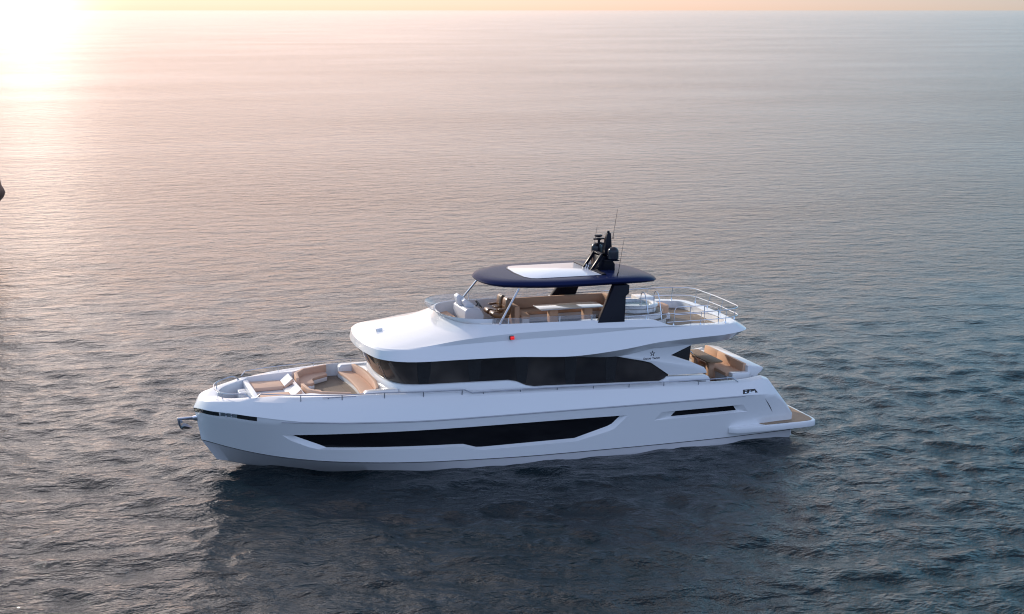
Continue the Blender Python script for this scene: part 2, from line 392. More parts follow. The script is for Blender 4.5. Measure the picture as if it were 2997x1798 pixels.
bott = Y(mb, "hull_bottom", BOTTOM, angle=28)
# chine seam and rub line
mb = MB()
for sg in (1, -1):
    mb.tube([(x, sg*(y+.004), z) for x, y, z in HC], .014, 6)
Y(mb, "waterline_stripe", DARKLINE)
mb = MB()
sel = [p for p in HR if 2.0 < p[0] < 20.4]
for sg in (1, -1):
    mb.tube([(x, sg*(y+.012), z+.018) for x, y, z in sel], .013, 6)
Y(mb, "rub_strake", STEEL)
# black bow strip with fairlead opening
def side_pt(rowA, rowB, x, t, off):
    def ip(row):
        xs = [p[0] for p in row]; return np.array([x, np.interp(x, xs, [p[1] for p in row]), np.interp(x, xs, [p[2] for p in row])])
    a, b = ip(rowA), ip(rowB); p = a+(b-a)*t; p[1] += off; return p
def ribbon(x0, x1, t0, t1, off, n=24, sg=-1, rows=None):
    A, B = rows or (HR, HT1); m = MB(); r0, r1, r2, r3 = [], [], [], []
    for i in range(n):
        x = x0+(x1-x0)*i/(n-1)
        for rr, t, o in ((r0, t0, -.03), (r1, t0, off), (r2, t1, off), (r3, t1, -.03)):
            p = side_pt(A, B, x, t, o); rr.append((p[0], sg*p[1], p[2]))
    m.grid([r0, r1, r2, r3])
    return m
for sg in (-1, 1):
    m = MB()
    i0 = [i for i, p in enumerate(HR) if p[0] <= .02]
    r0 = [(HR[i][0]-.012, sg*(HR[i][1]+.012), HR[i][2]+.01) for i in i0]; r1 = [(HT1[i][0]-.012, sg*(HT1[i][1]+.012), HT1[i][2]-.012) for i in i0]
    m.grid([r0, r1]); Y(m, "bow_strip", BLACK)
    Y(ribbon(.56, 1.22, .03, .95, .012, sg=sg), "bow_strip", BLACK)
    fl = Y(ribbon(.02, .56, .1, .9, .009, sg=sg), "fairlead_panel", CHROME)
    for x in (.2, .38):
        p = side_pt(HR, HT1, x, .5, .035); q = MB().lathe([(.03, -.06), (.038, -.05), (.028, 0), (.038, .05), (.03, .06)], (p[0], sg*p[1], p[2]), 14)
        q.build("roller", STEEL, fl)

# hull windows: recessed with bevelled surround, cut into the shell
def hull_y(x, z):
    rows = (HC, HM, HR); ys = []; zs = []
    for r in rows:
        xs = [p[0] for p in r]; ys.append(np.interp(x, xs, [p[1] for p in r])); zs.append(np.interp(x, xs, [p[2] for p in r]))
    return float(np.interp(z, zs, ys))
top = pchip([2.1, 4.3, 6.65, 8.84, 11.1, 14.9, 15.19], [1.37, 1.41, 1.38, 1.355, 1.34, 1.30, 1.29])
bo_f = [(2.11, 1.35), (2.38, 1.14), (3.06, .86), (3.37, .78), (6.65, .66), (8.4, .61), (8.62, .6), (9.22, .42), (9.45, .4), (13.15, .415), (14.49, .72), (14.68, .8), (15.19, 1.28)]
bo_i = [(2.44, 1.355), (2.66, 1.25), (3.37, .96), (3.67, .825), (6.66, .73), (8.45, .675), (8.7, .66), (9.2, .5), (9.42, .485), (13.1, .51), (14.42, .88), (14.6, .96), (14.95, 1.285)]
cols = []
for (a, b) in zip(range(len(bo_f)-1), range(1, len(bo_f))):
    nsub = 6 if bo_f[b][0]-bo_f[a][0] > 1 else 2
    for k in range(nsub):
        t = k/nsub
        xo = bo_f[a][0]+(bo_f[b][0]-bo_f[a][0])*t; zo = bo_f[a][1]+(bo_f[b][1]-bo_f[a][1])*t
        xi = bo_i[a][0]+(bo_i[b][0]-bo_i[a][0])*t; zi = bo_i[a][1]+(bo_i[b][1]-bo_i[a][1])*t
        cols.append((xo, top(xo), min(zo, top(xo)-.004), xi, top(xi)-.012, min(zi, top(xi)-.016)))
cols.append((15.19, 1.29, 1.284, 14.95, 1.285, 1.281))
acols = []
for k in range(9):
    t = k/8
    # slanted ends: outer frame 16.29..20.34, pane 17.04..19.87
    xo_t, xo_b = 16.6+(20.1-16.6)*t, 16.29+(20.34-16.29)*t
    acols.append((xo_t, 1.30, xo_b, .985, 17.26+(19.71-17.26)*t, 1.285, 17.04+(19.87-17.04)*t, 1.06))
wcols = [(xo, zt, xo, zb, xi, zti, xi, zbi) for xo, zt, zb, xi, zti, zbi in cols]
def recess(wc, depth, sg):
    so_, pane = MB(), MB(); ot, ob, it, ib = [], [], [], []
    for xt, zt, xb, zb, xti, zti, xbi, zbi in wc:
        ot.append((xt, sg*hull_y(xt, zt), zt)); ob.append((xb, sg*hull_y(xb, zb), zb))
        it.append((xti, sg*(hull_y(xti, zti)-depth), zti)); ib.append((xbi, sg*(hull_y(xbi, zbi)-depth), zbi))
    so_.grid([ot+ob[::-1], it+ib[::-1]], close_v=True); pane.grid([it, ib])
    return so_, pane
# shell columns: plain ones carry a merged mid line, window ones leave the opening free
def lp(a, b, t): return tuple(a[k]+(b[k]-a[k])*t for k in range(3))
def plain(k):
    P = [HC[k], HM[k], HR[k]]
    def q(t): return lp(P[0], P[1], t/.32) if t < .32 else lp(P[1], P[2], (t-.32)/.68)
    return [q(t) for t in (0, .16, .32, .5, .68)]+[q(t) for t in (.68, .8, .9, 1)]
def plain_x(x):
    ip = lambda row: tuple(float(np.interp(x, [p[0] for p in row], [p[k] for p in row])) for k in range(3))
    P = [ip(HC), ip(HM), ip(HR)]
    def q(t): return lp(P[0], P[1], t/.32) if t < .32 else lp(P[1], P[2], (t-.32)/.68)
    return [q(t) for t in (0, .16, .32, .5, .68)]+[q(t) for t in (.68, .8, .9, 1)]
def wcol(w_):
    xt, zt, xb, zb = w_[:4]; o = []
    cz = float(np.interp(xb, [p[0] for p in HC], [p[2] for p in HC])); rz = float(np.interp(xt, [p[0] for p in HR], [p[2] for p in HR]))
    for t in (0, .25, .5, .75, 1): z = cz+(zb-cz)*t; o.append((xb, hull_y(xb, z), z))
    for t in (0, .4, .7, 1): z = zt+(rz-zt)*t; o.append((xt, hull_y(xt, z), z))
    return o
COLS = [plain(k) for k in range(NS) if HR[k][0] < 1.98]+[wcol(w_) for w_ in wcols]+[plain_x(x) for x in (15.45, 15.8, 16.1)]+[wcol(w_) for w_ in acols]+[plain_x(20.5)]+[plain(k) for k in range(NS) if HR[k][0] > 20.6 and HC[k][0] > 20.55]
mb = MB()
for sgn in (1, -1):
    f = (lambda r: [tuple(p) for p in r]) if sgn > 0 else (lambda r: [(p[0], -p[1], p[2]) for p in r])
    for wc in (wcols, acols):
        for e_, x_ in ((0, -1), (-1, 1)):
            k_ = next(i for i, c_ in enumerate(COLS) if abs(c_[4][0]-wc[e_][2]) < 1e-6 and abs(c_[5][0]-wc[e_][0]) < 1e-6)
            tri = f([COLS[k_][4], COLS[k_][5], COLS[k_+x_][4]]); mb.add(tri, [(0, 1, 2)])
    mb.grid([f(c_[:5]) for c_ in COLS]); mb.grid([f(c_[5:]) for c_ in COLS])
    g = (lambda r: r) if sgn > 0 else neg
    mb.grid([g(r) for r in (HR, HT1, HT2, HB, HG, HI1, HI2, HI3)])
    pts = [r[-1] for r in (HC, HM, HR, HT1, HT2, HB, HG, HI1, HI2, HI3)]
    mb.add([(x, y*sgn, z) for x, y, z in pts], [tuple(range(len(pts)))])
hull = Y(mb, "hull", WHITE, angle=26)
for sg in (-1, 1):
    for wc, dp in ((wcols, .15), (acols, .13)):
        so_, pane = recess(wc, dp, sg)
        fr = Y(so_, "hull_window_frame", WHITE, angle=20)
        pane.build("pane", HGLASS, fr)
    # mooring opening near the stern quarter, with rollers
    mo = MB(); 
    quad = [(20.04, 1.75), (20.07, 1.9), (20.6, 1.9), (20.71, 1.75)]
    def by(x, z, o):
        xs1 = [p[0] for p in HT2]; xs2 = [p[0] for p in HG]
        z1, y1 = np.interp(x, xs1, [p[2] for p in HT2]), np.interp(x, xs1, [p[1] for p in HT2]); z2, y2 = np.interp(x, xs2, [p[2] for p in HG]), np.interp(x, xs2, [p[1] for p in HG])
        xs3 = [p[0] for p in HB]; z3, y3 = np.interp(x, xs3, [p[2] for p in HB]), np.interp(x, xs3, [p[1] for p in HB])
        return float(np.interp(z, [z1, z3, z2], [y1, y3, y2]))+o
    mo.add([(x, sg*by(x, z, .012), z) for x, z in quad]+[(x, sg*by(x, z, -.05), z) for x, z in quad],
           [(0, 1, 2, 3), (0, 1, 5, 4), (1, 2, 6, 5), (2, 3, 7, 6), (3, 0, 4, 7)])
    mo_o = Y(mo, "mooring_port", BLACK)
    for x in (20.16, 20.34):
        MB().lathe([(.035, -.055), (.045, -.045), (.03, 0), (.045, .045), (.035, .055)], (x, sg*by(x, 1.83, .03), 1.83), 14).build("roller", CHROME, mo_o)
    slit = MB(); pa = [(21.06+.47*k/8, 1.47-.67*k/8) for k in range(9)]
    def hy2(x, z):
        return hull_y(x, z)
    slit.grid([[(x, sg*(hy2(x, z)+.006), z) for x, z in pa], [(x+.03*math.sin(math.pi*k/8), sg*(hy2(x, z)+.006), z+.01*math.sin(math.pi*k/8)) for k, (x, z) in enumerate(pa)]])
    Y(slit, "hull_slit", BLACK)
# swim platform
def plat_plan(o=0.0, xa=19.55):
    P = []
    for sg in (-1, 1):
        h = [(xa+o*2, 3.1), (xa+.28+o*2, 3.3-o), (21, 3.32-o), (22.6, 3.27-o), (23.2-o, 3.2-o), (23.37-o, 3.06-o), (23.44-o, 2.7)]
        h = [(x, sg*y) for x, y in h]; P += h if sg < 0 else h[::-1]
    return P
mb = MB().prism_z(plat_plan(), .17, .40)
pl = Y(mb, "swim_platform", WHITE, bevel=.018, seg=2)
tp = [(20.95, -3.02), (21.1, -3.2), (22.6, -3.16), (23.12, -3.1), (23.28, -2.95), (23.34, -2.6), (23.34, 2.6), (23.28, 2.95), (23.12, 3.1), (22.6, 3.16), (21.1, 3.2), (20.95, 3.02)]
MB().prism_z(tp, .40, .412).build("teak", TEAK_P, pl)
Y(MB().box(21.0, 22.55, -2.62, 2.62, -.3, .13), "hull_skeg", WHITE, bevel=.03)
# transom and cockpit shell
mb = MB(); mb.prism_y([(21.05, .4), (21.05, 1.72), (21.3, 1.72), (21.75, .4)], -2.55, 2.55); Y(mb, "transom", WHITE, bevel=.04)
mb = MB().box(16.9, 21.1, -2.72, 2.72, 1.60, 1.72); Y(mb, "cockpit_sole", TEAK, bevel=.01)
mb = MB().box(6.3, 16.95, -2.82, 2.82, 1.7, 1.9); Y(mb, "side_deck", WHITE_IN)

# foredeck mouldings
mb = MB().prism_z([(3.0, -1.95), (4.7, -2.64), (6.7, -2.74), (6.7, 2.74), (4.7, 2.64), (3.0, 1.95)], 2.1, 2.25); Y(mb, "foredeck_floor", TEAK)
well = MB().prism_z([(.12, 0), (.2, -.5), (.4, -.88), (.8, -1.2), (1.3, -1.45), (1.3, 1.45), (.8, 1.2), (.4, .88), (.2, .5)], 1.8, 1.87); Y(well, "anchor_well_floor", TEAK)
mb = MB().box(1.24, 1.46, -1.66, 1.66, 1.7, 2.62); bk = Y(mb, "well_bulkhead", WHITE, bevel=.05, seg=3)
mb = MB().box(.95, 1.26, .25, .95, 1.8, 2.42); Y(mb, "well_locker", WHITE_IN, bevel=.06, seg=3)
mb = MB().prism_z([(1.4, -1.72), (2.7, -1.85), (3.1, -1.9), (3.1, 1.9), (2.7, 1.85), (1.4, 1.72)], 1.9, 2.37); Y(mb, "sun_pad_base", WHITE, bevel=.03)
mb = MB().prism_z([(2.62, -1.86), (3.14, -1.9), (3.14, 1.9), (2.62, 1.86)], 2.3, lambda p: 2.4 if p[0] < 2.8 else 2.62); Y(mb, "headrest_plinth", WHITE, bevel=.02)
wl = MB().lathe([(.13, 0), (.13, .08), (.09, .1), (.09, .16), (.12, .18), (.12, .22), (.03, .24)], (.72, -.3, 1.86), 20)
wl.box(.5, 1.0, -.42, -.15, 1.865, 1.92); wl.tube([(.72, -.3, 1.98), (.4, -.15, 1.96), (.1, 0, 1.9)], .025)
wo = Y(wl, "windlass", CHROME)
for sg in (-1, 1):
    c_ = MB()
    for x in (.72, .92): c_.tube([(x, sg*.75, 1.86), (x, sg*.75, 2.0)], .022)
    c_.tube([(.62, sg*.75, 2.0), (1.02, sg*.75, 2.0)], .025); Y(c_, "mooring_cleat", CHROME)
    # small flush fittings on the side deck
    hh = MB().lathe([(.09, 0), (.085, .012), (.03, .014)], (2.95, sg*2.22, 2.66), 20); Y(hh, "deck_fitting", STEEL)

# sun pads: two loose mattresses, each with a raised headrest
def sun_pad(sg, label):
    t = tag(empty("sun_pad", (1.42, sg*.95, 2.37)), label, "sun pad", "tan sun pads on the foredeck")
    def b(m, n, mt, **k):
        m.v = [(x-1.42, y-sg*.95, z-2.37) for x, y, z in m.v]; return m.build(n, mt, t, **k)
    pl_ = [(1.44, sg*.42), (2.66, sg*.46), (2.66, sg*1.48), (1.5, sg*1.6), (1.44, sg*1.5)]
    b(MB().prism_z(pl_, 2.375, 2.51), "mattress", TAN_LIGHT, bevel=.025, seg=3)
    hp = [(2.68, 2.40), (2.665, 2.505), (2.99, 2.765), (3.05, 2.66)]
    hr = b(MB().prism_y(hp, sg*.42, sg*1.38), "headrest", TAN_LIGHT, bevel=.02, seg=3)
    hf = [(2.672, 2.512), (2.985, 2.772), (2.98, 2.782), (2.667, 2.522)]
    b(MB().prism_y(hf, sg*.43, sg*1.37), "headrest_lit_face", SUNLIT_FACE)  # thin white sheet stands in for sunlight on the tan headrest
    return t
sun_pad(1, "tan sun pad with headrest whitened as sunlit, the farther of two on the yacht's foredeck")
sun_pad(-1, "tan sun pad with headrest whitened as sunlit, the nearer of two on the yacht's foredeck")

# facing settees of the bow lounge
def offset_path(path, d):
    P = [Vector((x, y, 0)) for x, y in path]; o = []
    for i, p in enumerate(P):
        a = (P[i]-P[i-1]).normalized() if i else (P[1]-P[0]).normalized(); b = (P[i+1]-P[i]).normalized() if i+1 < len(P) else a
        n = (Vector((-a.y, a.x, 0))+Vector((-b.y, b.x, 0))); n.normalize(); n /= max(.5, n.dot(Vector((-a.y, a.x, 0))))
        o.append((p.x+n.x*d, p.y+n.y*d))
    return o
for sg, nm in ((1, "far"), (-1, "near")):
    m_ = (lambda P: P) if sg > 0 else (lambda P: [(x, -y) for x, y in P])
    backp = [(3.14, .46), (3.22, 1.38), (3.62, 2.0), (4.62, 2.46)]
    seatp = [(3.2, .46), (3.72, .5), (3.86, .62), (3.88, 1.2), (4.02, 1.42), (4.6, 1.85), (4.6, 2.42), (3.64, 1.96), (3.26, 1.36)]
    so2 = Y(MB().prism_z(m_(offset_path(seatp+[seatp[0]], .0)[:-1]), 2.25, 2.42), "bow_settee", WHITE, bevel=.03)
    so2.scale = (1, 1, 1)
    seat = MB().prism_z(m_(seatp), 2.42, 2.53); s_ = seat.build("seat_cushion", TAN_LIGHT, so2, bevel=.022, seg=3)
    inn = offset_path(backp, -.12)
    b_ = MB().prism_z(m_(backp+inn[::-1]), 2.50, 2.79).build("back_cushion", TAN_LIGHT, so2, bevel=.02, seg=3)
# forward-facing bench against the cabin
fr_ = catmull([(5.12, -2.25), (5.24, -1.2), (5.28, 0), (5.24, 1.2), (5.12, 2.25)], 5); fr_ = [tuple(p) for p in fr_]
bk_ = catmull([(5.62, -2.1), (5.78, -1.1), (5.82, 0), (5.78, 1.1), (5.62, 2.1)], 5); bk_ = [tuple(p) for p in bk_]
bench = Y(MB().prism_z(fr_+[(6.3, 2.3), (6.3, -2.3)], 2.2, 2.42), "bow_bench", WHITE, bevel=.02)
sc_ = [(x-.03, y) for x, y in fr_]
MB().prism_z(sc_+bk_[::-1], 2.42, 2.53).build("seat_cushion", TAN_LIGHT, bench, bevel=.025, seg=3)
MB().prism_z(bk_+[(x+.13, y*1.0) for x, y in bk_[::-1]], lambda p: 2.5, 2.81).build("back_cushion", TAN_LIGHT, bench, bevel=.025, seg=3)
for sg in (-1, 1):
    MB().prism_y([(5.1, 2.25), (5.12, 2.7), (5.22, 2.78), (6.4, 2.8), (6.4, 2.25)], sg*2.12, sg*2.5).build("armrest", WHITE, bench, bevel=.05, seg=3)
MB().prism_z([(x+.13, y) for x, y in bk_]+[(6.5, 2.15), (6.5, -2.15)], 2.4, 2.74).build("back_shelf", WHITE, bench, bevel=.02)

# ------------------------------------------------------------------ cabin
def cab_ring(xf, hw, zf, xa=17.12, nside=26):
    h = [(xf, 0), (xf+.02, .6*hw/2.6), (xf+.1, 1.3*hw/2.6), (xf+.28, 1.95*hw/2.6), (xf+.6, 2.4*hw/2.6), (xf+1.05, 2.56*hw/2.6), (xf+1.6, hw)]
    h = [tuple(p) for p in catmull(h, 5)]
    x0 = h[-1][0]; h += [(x0+(xa-x0)*k/nside, hw) for k in range(1, nside+1)]
    r = [(x, -y) for x, y in h[::-1]]+h[1:]
    return [(x, y, zf(x) if callable(zf) else zf) for x, y in r]
wb = lambda x: float(np.interp(x, [5, 6.5, 10.78, 11.45, 12, 16.85, 17.2], [2.955, 2.955, 2.86, 2.545, 2.54, 2.37, 2.56]))
glass_rows = [cab_ring(6.14, 2.585, 2.3), cab_ring(6.08, 2.585, 2.9), cab_ring(5.42, 2.60, 3.95)]
cw = Y(MB().grid(glass_rows), "saloon_window", DGLASS, angle=40)
mb = MB().grid([cab_ring(5.95, 2.72, 1.85), cab_ring(5.93, 2.70, lambda x: wb(x)-.16), cab_ring(6.0, 2.655, lambda x: wb(x)-.02), cab_ring(6.06, 2.61, wb), cab_ring(6.2, 2.5, wb)])
Y(mb, "cabin_base", WHITE, angle=40)
# dark mullions and wipers in the glazing
for xc in (7.35, 9.3, 11.15, 13.1, 14.75):
    for sg in (-1, 1):
        t_ = .27
        m = MB().grid([[(xc-t_, sg*2.604, 3.90), (xc+t_, sg*2.604, 3.90)], [(xc-t_+.02, sg*2.598, 3.3), (xc+t_-.03, sg*2.598, 3.3)], [(xc-.2, sg*2.594, wb(xc)+.02), (xc+.16, sg*2.594, wb(xc)+.02)]])
        m.build("window_pillar", BLACK, cw, fix=False)
for sg in (-1, 1):
    wp = MB().tube([(6.16, sg*1.55, 2.98), (6.0, sg*1.72, 3.3), (5.83, sg*1.9, 3.62)], .012, 6); wp.tube([(5.95, sg*1.5, 3.35), (5.72, sg*2.02, 3.75)], .014, 6)
    wp.build("wiper", STEEL, cw)
# aft bulkhead of the saloon
Y(MB().box(17.0, 17.1, -2.5, 2.5, 1.72, 3.8), "saloon_bulkhead", DGLASS)

# wing panels with emblem, one each side
arch = [(13.0, 3.75), (13.47, 3.67), (14.2, 3.6), (15.0, 3.47), (15.47, 3.36), (16.0, 3.245), (16.36, 3.14), (17.16, 2.58)]
for sg in (-1, 1):
    poly = arch+[(18.73, 2.56), (18.7, 2.68), (18.61, 2.80), (17.98, 3.09), (17.18, 3.38), (18.04, 3.72), (18.3, 3.9), (13.0, 3.95)]
    wpn = Y(MB().prism_y(poly, sg*2.69, sg*2.55), "wing_panel", WHITE, bevel=.012, angle=50)
    MB().prism_y([(17.2, 3.38), (18.04, 3.71), (17.98, 3.10)], sg*2.66, sg*2.6).build("corner_glass", BLACK, wpn)
    low = [(17.05, 2.53), (18.72, 2.47), (18.82, 2.42), (18.9, 2.32), (18.96, 1.75), (16.9, 1.75), (16.85, 2.36)]
    lm = Y(MB().prism_y(low, sg*2.64, sg*2.3), "side_moulding", WHITE, bevel=.02)
    for k in range(4):
        z = 2.14+.045*k
        MB().add([(17.22+.1*k, sg*2.645, z), (18.72, sg*2.645, z-.012), (18.72, sg*2.645, z+.008), (17.26+.1*k, sg*2.645, z+.008)], [(0, 1, 2, 3)]).build("vent_louver", DARKLINE, lm, fix=False)
    if True:
        # star emblem of five petals and the lettering under it
        em = MB(); cx, cz = 16.41, 3.50
        for k in range(5):
            a = R(90+72*k-4); d = Vector((math.cos(a), math.sin(a))); n = Vector((-d.y, d.x))
            pts = [Vector((cx, cz))+d*r_+n*w_ for r_, w_ in ((.032, .019), (.07, .027), (.125, 0), (.07, -.022), (.032, -.019))]
            if sg > 0: pts = [Vector((2*cx-p.x, p.y)) for p in pts]
            em.add([(p.x, sg*2.694, p.y) for p in pts], [tuple(range(5))])
        em.build("star_emblem", LOGO, wpn, fix=False)
        cu = bpy.data.curves.new("lettering", 'FONT'); cu.body = "Eastar Yacht"; cu.size = .118; cu.align_x = 'CENTER'; cu.small_caps_scale = .78; cu.offset = .0035
        for k, ch in enumerate(cu.body):
            if ch.islower(): cu.body_format[k].use_small_caps = True
        tob = bpy.data.objects.new("lettering", cu); COL.objects.link(tob); bpy.context.view_layer.update()
        dg = bpy.context.evaluated_depsgraph_get(); me = bpy.data.meshes.new_from_object(tob.evaluated_get(dg), depsgraph=dg)
        bpy.data.objects.remove(tob, do_unlink=True); me.materials.clear(); me.materials.append(LOGO); me.name = "lettering"
        lo = link("lettering", me, wpn); lo.location = (cx-.03, sg*2.695, 3.275); lo.rotation_euler = (math.pi/2, 0, 0 if sg < 0 else math.pi)

# ------------------------------------------------------------------ flybridge body, built of plan rings
PER = 6
def ring(ctrl):
    h = [tuple(p) for p in catmull(ctrl, PER)]
    return [(x, -y, z) for x, y, z in h[::-1]]+h[1:]      # stern .. port .. nose .. starboard .. stern
R1 = [(5.33,0,4),(5.42,1.3,4),(5.75,2.5,3.97),(6.6,3.13,3.94),(8.8,3.19,3.9),(10.6,3.21,3.87),(13,3.21,3.74),(15,3.19,3.86),(16.4,3.17,4.03),(17.2,3.15,4.07),(18.2,3.13,4.11),(19.4,3.08,4.15),(20.35,2.7,4.2),(20.68,1.5,4.22),(20.75,0,4.22)]
R0 = [(5.5,0,3.93),(5.6,1.25,3.93),(5.95,2.35,3.9),(6.7,2.75,3.88),(8.8,2.75,3.84),(10.6,2.75,3.8),(13,2.75,3.62),(15,2.73,3.5),(16.4,2.72,3.7),(17.2,2.72,3.73),(18.2,2.7,3.76),(19.4,2.65,3.8),(19.95,2.35,3.84),(20.2,1.3,3.86),(20.25,0,3.86)]
R2 = [(5.38,0,4.27),(5.48,1.28,4.27),(5.82,2.45,4.28),(6.65,2.92,4.31),(8.8,2.96,4.39),(10.6,2.96,4.42),(13,2.96,4.45),(15,2.95,4.51),(16.4,2.94,4.55),(17.2,2.92,4.54),(18.2,2.95,4.5),(19.3,2.88,4.46),(20,2.55,4.46),(20.28,1.4,4.45),(20.33,0,4.45)]
R2b = [(5.45,0,4.335),(5.55,1.27,4.335),(5.9,2.4,4.345),(6.7,2.885,4.355),(8.8,2.95,4.425),(10.6,2.95,4.455),(13,2.95,4.485),(15,2.94,4.535),(16.4,2.925,4.57),(17.2,2.905,4.56),(18.2,2.92,4.52),(19.3,2.84,4.485),(19.94,2.5,4.485),(20.2,1.38,4.475),(20.25,0,4.475)]
R3 = [(5.62,0,4.37),(5.72,1.22,4.37),(6.05,2.3,4.37),(6.85,2.83,4.38),(8.8,2.97,4.6),(10.6,2.96,4.7),(13,2.96,4.72),(15,2.96,4.66),(16.4,2.96,4.61),(17.2,2.94,4.58),(18.2,2.91,4.53),(19.3,2.82,4.49),(19.9,2.46,4.49),(20.15,1.36,4.48),(20.2,0,4.48)]
R3b= [(7.55,0,4.66),(7.62,1.0,4.66),(7.85,1.9,4.64),(8.3,2.5,4.62),(9.2,2.84,4.69),(10.6,2.9,4.76),(13,2.92,4.78),(15,2.92,4.72),(16.4,2.92,4.66),(17.2,2.9,4.6),(18.2,2.88,4.54),(19.3,2.8,4.495),(19.86,2.42,4.495),(20.1,1.34,4.485),(20.15,0,4.485)]
R3c= [(8.3,0,4.86),(8.36,.95,4.86),(8.55,1.78,4.84),(8.85,2.33,4.84),(9.5,2.65,4.86),(10.6,2.78,4.88),(13,2.84,4.88),(15,2.86,4.83),(16.4,2.85,4.74),(17.2,2.84,4.59),(18.2,2.83,4.545),(19.3,2.76,4.5),(19.83,2.4,4.5),(20.07,1.33,4.49),(20.12,0,4.49)]
R4 = [(8.62,0,5.02),(8.68,.9,5.02),(8.85,1.65,5.02),(9.15,2.2,5.02),(9.7,2.52,5.02),(10.6,2.68,5.0),(13,2.77,4.97),(15,2.80,4.93),(16.4,2.80,4.84),(17.2,2.79,4.56),(18.2,2.78,4.54),(19.3,2.72,4.5),(19.8,2.37,4.5),(20.04,1.32,4.49),(20.09,0,4.49)]
def inset(Rg, d, z=None, aft=None):
    o = []
    for i, (x, y, zz) in enumerate(Rg):
        dd = d if (aft is None or i < 10) else aft
        nx = dd*max(0, 1-i/4)-dd*max(0, (i-10)/4); o.append((x+nx, max(0, y-dd*min(1, i/3) if i < 11 else y-dd*max(0, (14-i)/3.)), zz if z is None else z))
    return o
R5 = inset(R4, .12, None, .28); R6 = inset(R4, .13, 4.2, .30)
rings = [ring(r) for r in (R0, R1, R2, R2b, R3, R3b, R3c, R4, R5, R6)]
mb = MB(); m_ = len(rings[0])
for lo, hi in ((0, 1), (1, 2), (2, 3), (3, 4), (4, 7), (7, 8), (8, 9)): mb.grid(rings[lo:hi+1])     # creases between the bands
mb.add(rings[0], [tuple(range(m_))])
fly = Y(mb, "flybridge_deck", WHITE, angle=40, merge=False)
r6 = rings[-1]
fl = MB().add([(x, y, 4.205) for x, y, z in r6], [tuple(range(len(r6)))])
Y(fl, "flybridge_floor", TEAK, fix=True)
# nose settee in front of the console
n6 = [(x, y) for x, y, z in ring(inset(R4, .16, 4.2)) if x < 9.62]
Y(MB().prism_z(n6, 4.2, 4.66), "nose_settee", TAN, bevel=.02)

# windscreen on the coaming
h4 = [p for p in ring(R4) if p[0] < 14.2]
top_, base_ = [], []
for i, (x, y, z) in enumerate(h4):
    fwd = max(0, (10.6-x)/2.0); n = Vector((-max(0, 9.4-x)*.9-.02, math.copysign(.35, y) if abs(y) > .4 else y*.8, 0)); n.normalize()
    lean = .05+.33*min(1, fwd); base_.append((x+.05*(n.x < -.3), y-math.copysign(.05, y)*min(1, abs(y)), z-.01)); top_.append((x+n.x*lean, y+n.y*lean-math.copysign(.05, y)*min(1, abs(y)), z+.23+.03*min(1, fwd)))
ws = Y(MB().grid([base_, top_]), "windscreen", CLEAR, fix=False)
MB().tube(top_, .009, 5).build("glass_edge", CLEAR, ws)
MB().tube([(x, y, z+.012) for x, y, z in base_], .014, 6).build("windscreen_channel", WHITE_IN, ws)
for xx in (10.55, 12.6):
    for sg in (-1, 1):
        j = min(range(len(base_)), key=lambda k: abs(base_[k][0]-xx)+(10 if base_[k][1]*sg < 0 else 0))
        b_, t_ = Vector(base_[j]), Vector(top_[j]); MB().tube([b_, t_], .02, 6).build("bracket", WHITE_IN, ws)

# roof fittings: searchlight and hatch line, navigation light
sp_ = Y(MB().prism_y([(6.22, 4.40), (6.2, 4.56), (6.44, 4.58), (6.44, 4.52), (6.36, 4.40)], .12, .32), "searchlight", WHITE, bevel=.015)
MB().add([(6.205, .14, 4.43), (6.192, .14, 4.55), (6.192, .30, 4.55), (6.205, .30, 4.43)], [(0, 1, 2, 3)]).build("lens", GLASSTOP, sp_, fix=False)
for sg, mm in ((-1, RED), (1, mat("green_lens", (.02, .4, .1), .25))):
    nv = Y(MB().box(10.53, 10.69, sg*3.03 if sg < 0 else 2.9, -2.9 if sg < 0 else 3.03, 4.49, 4.64), "navigation_light", BLACK, bevel=.012)
    MB().box(10.555, 10.70, (sg*3.07) if sg < 0 else 3.0, -3.0 if sg < 0 else 3.07, 4.50, 4.615).build("lens", mm, nv, bevel=.01)

# ------------------------------------------------------------------ hardtop
def ht_ring(x0, x1, hw, z, e=2.7, n=72, drop=0.0):
    cx, a = (x0+x1)/2, (x1-x0)/2; o = []
    for k in range(n):
        t = 2*math.pi*k/n; c_, s_ = math.cos(t), math.sin(t)
        x = cx+a*math.copysign(abs(c_)**(2/e), c_); y = hw*math.copysign(abs(s_)**(2/e), s_)*(1.0-.05*max(0, -c_))
        zz = z-(drop*max(0, (x-14.6)/2.6)**2 if x > 14.6 else 0)-.03*max(0, (11.4-x))
        o.append((x, y, zz))
    return o
X0, X1, HWD = 10.12, 17.35, 2.5
rr = [ht_ring(X0+1.6, X1-1.6, HWD-1.2, 6.47, drop=.1), ht_ring(X0+.65, X1-.65, HWD-.45, 6.475, drop=.16), ht_ring(X0+.25, X1-.25, HWD-.17, 6.455, drop=.2), ht_ring(X0+.07, X1-.07, HWD-.04, 6.41, drop=.22), ht_ring(X0, X1, HWD, 6.34, drop=.22), ht_ring(X0+.06, X1-.05, HWD-.04, 6.27, drop=.2),
      ht_ring(X0+.22, X1-.2, HWD-.16, 6.215, drop=.17), ht_ring(X0+.7, X1-.7, HWD-.5, 6.17, drop=.08), ht_ring(X0+1.5, X1-1.4, HWD-1.1, 6.15)]
mb = MB().grid(rr, close_v=True); n72 = 72
mb.f.append(tuple(range(n72))); k1 = len(mb.v)-n72; mb.f.append(tuple(range(k1, k1+n72)))
hard = Y(mb, "hardtop", NAVY, angle=50)
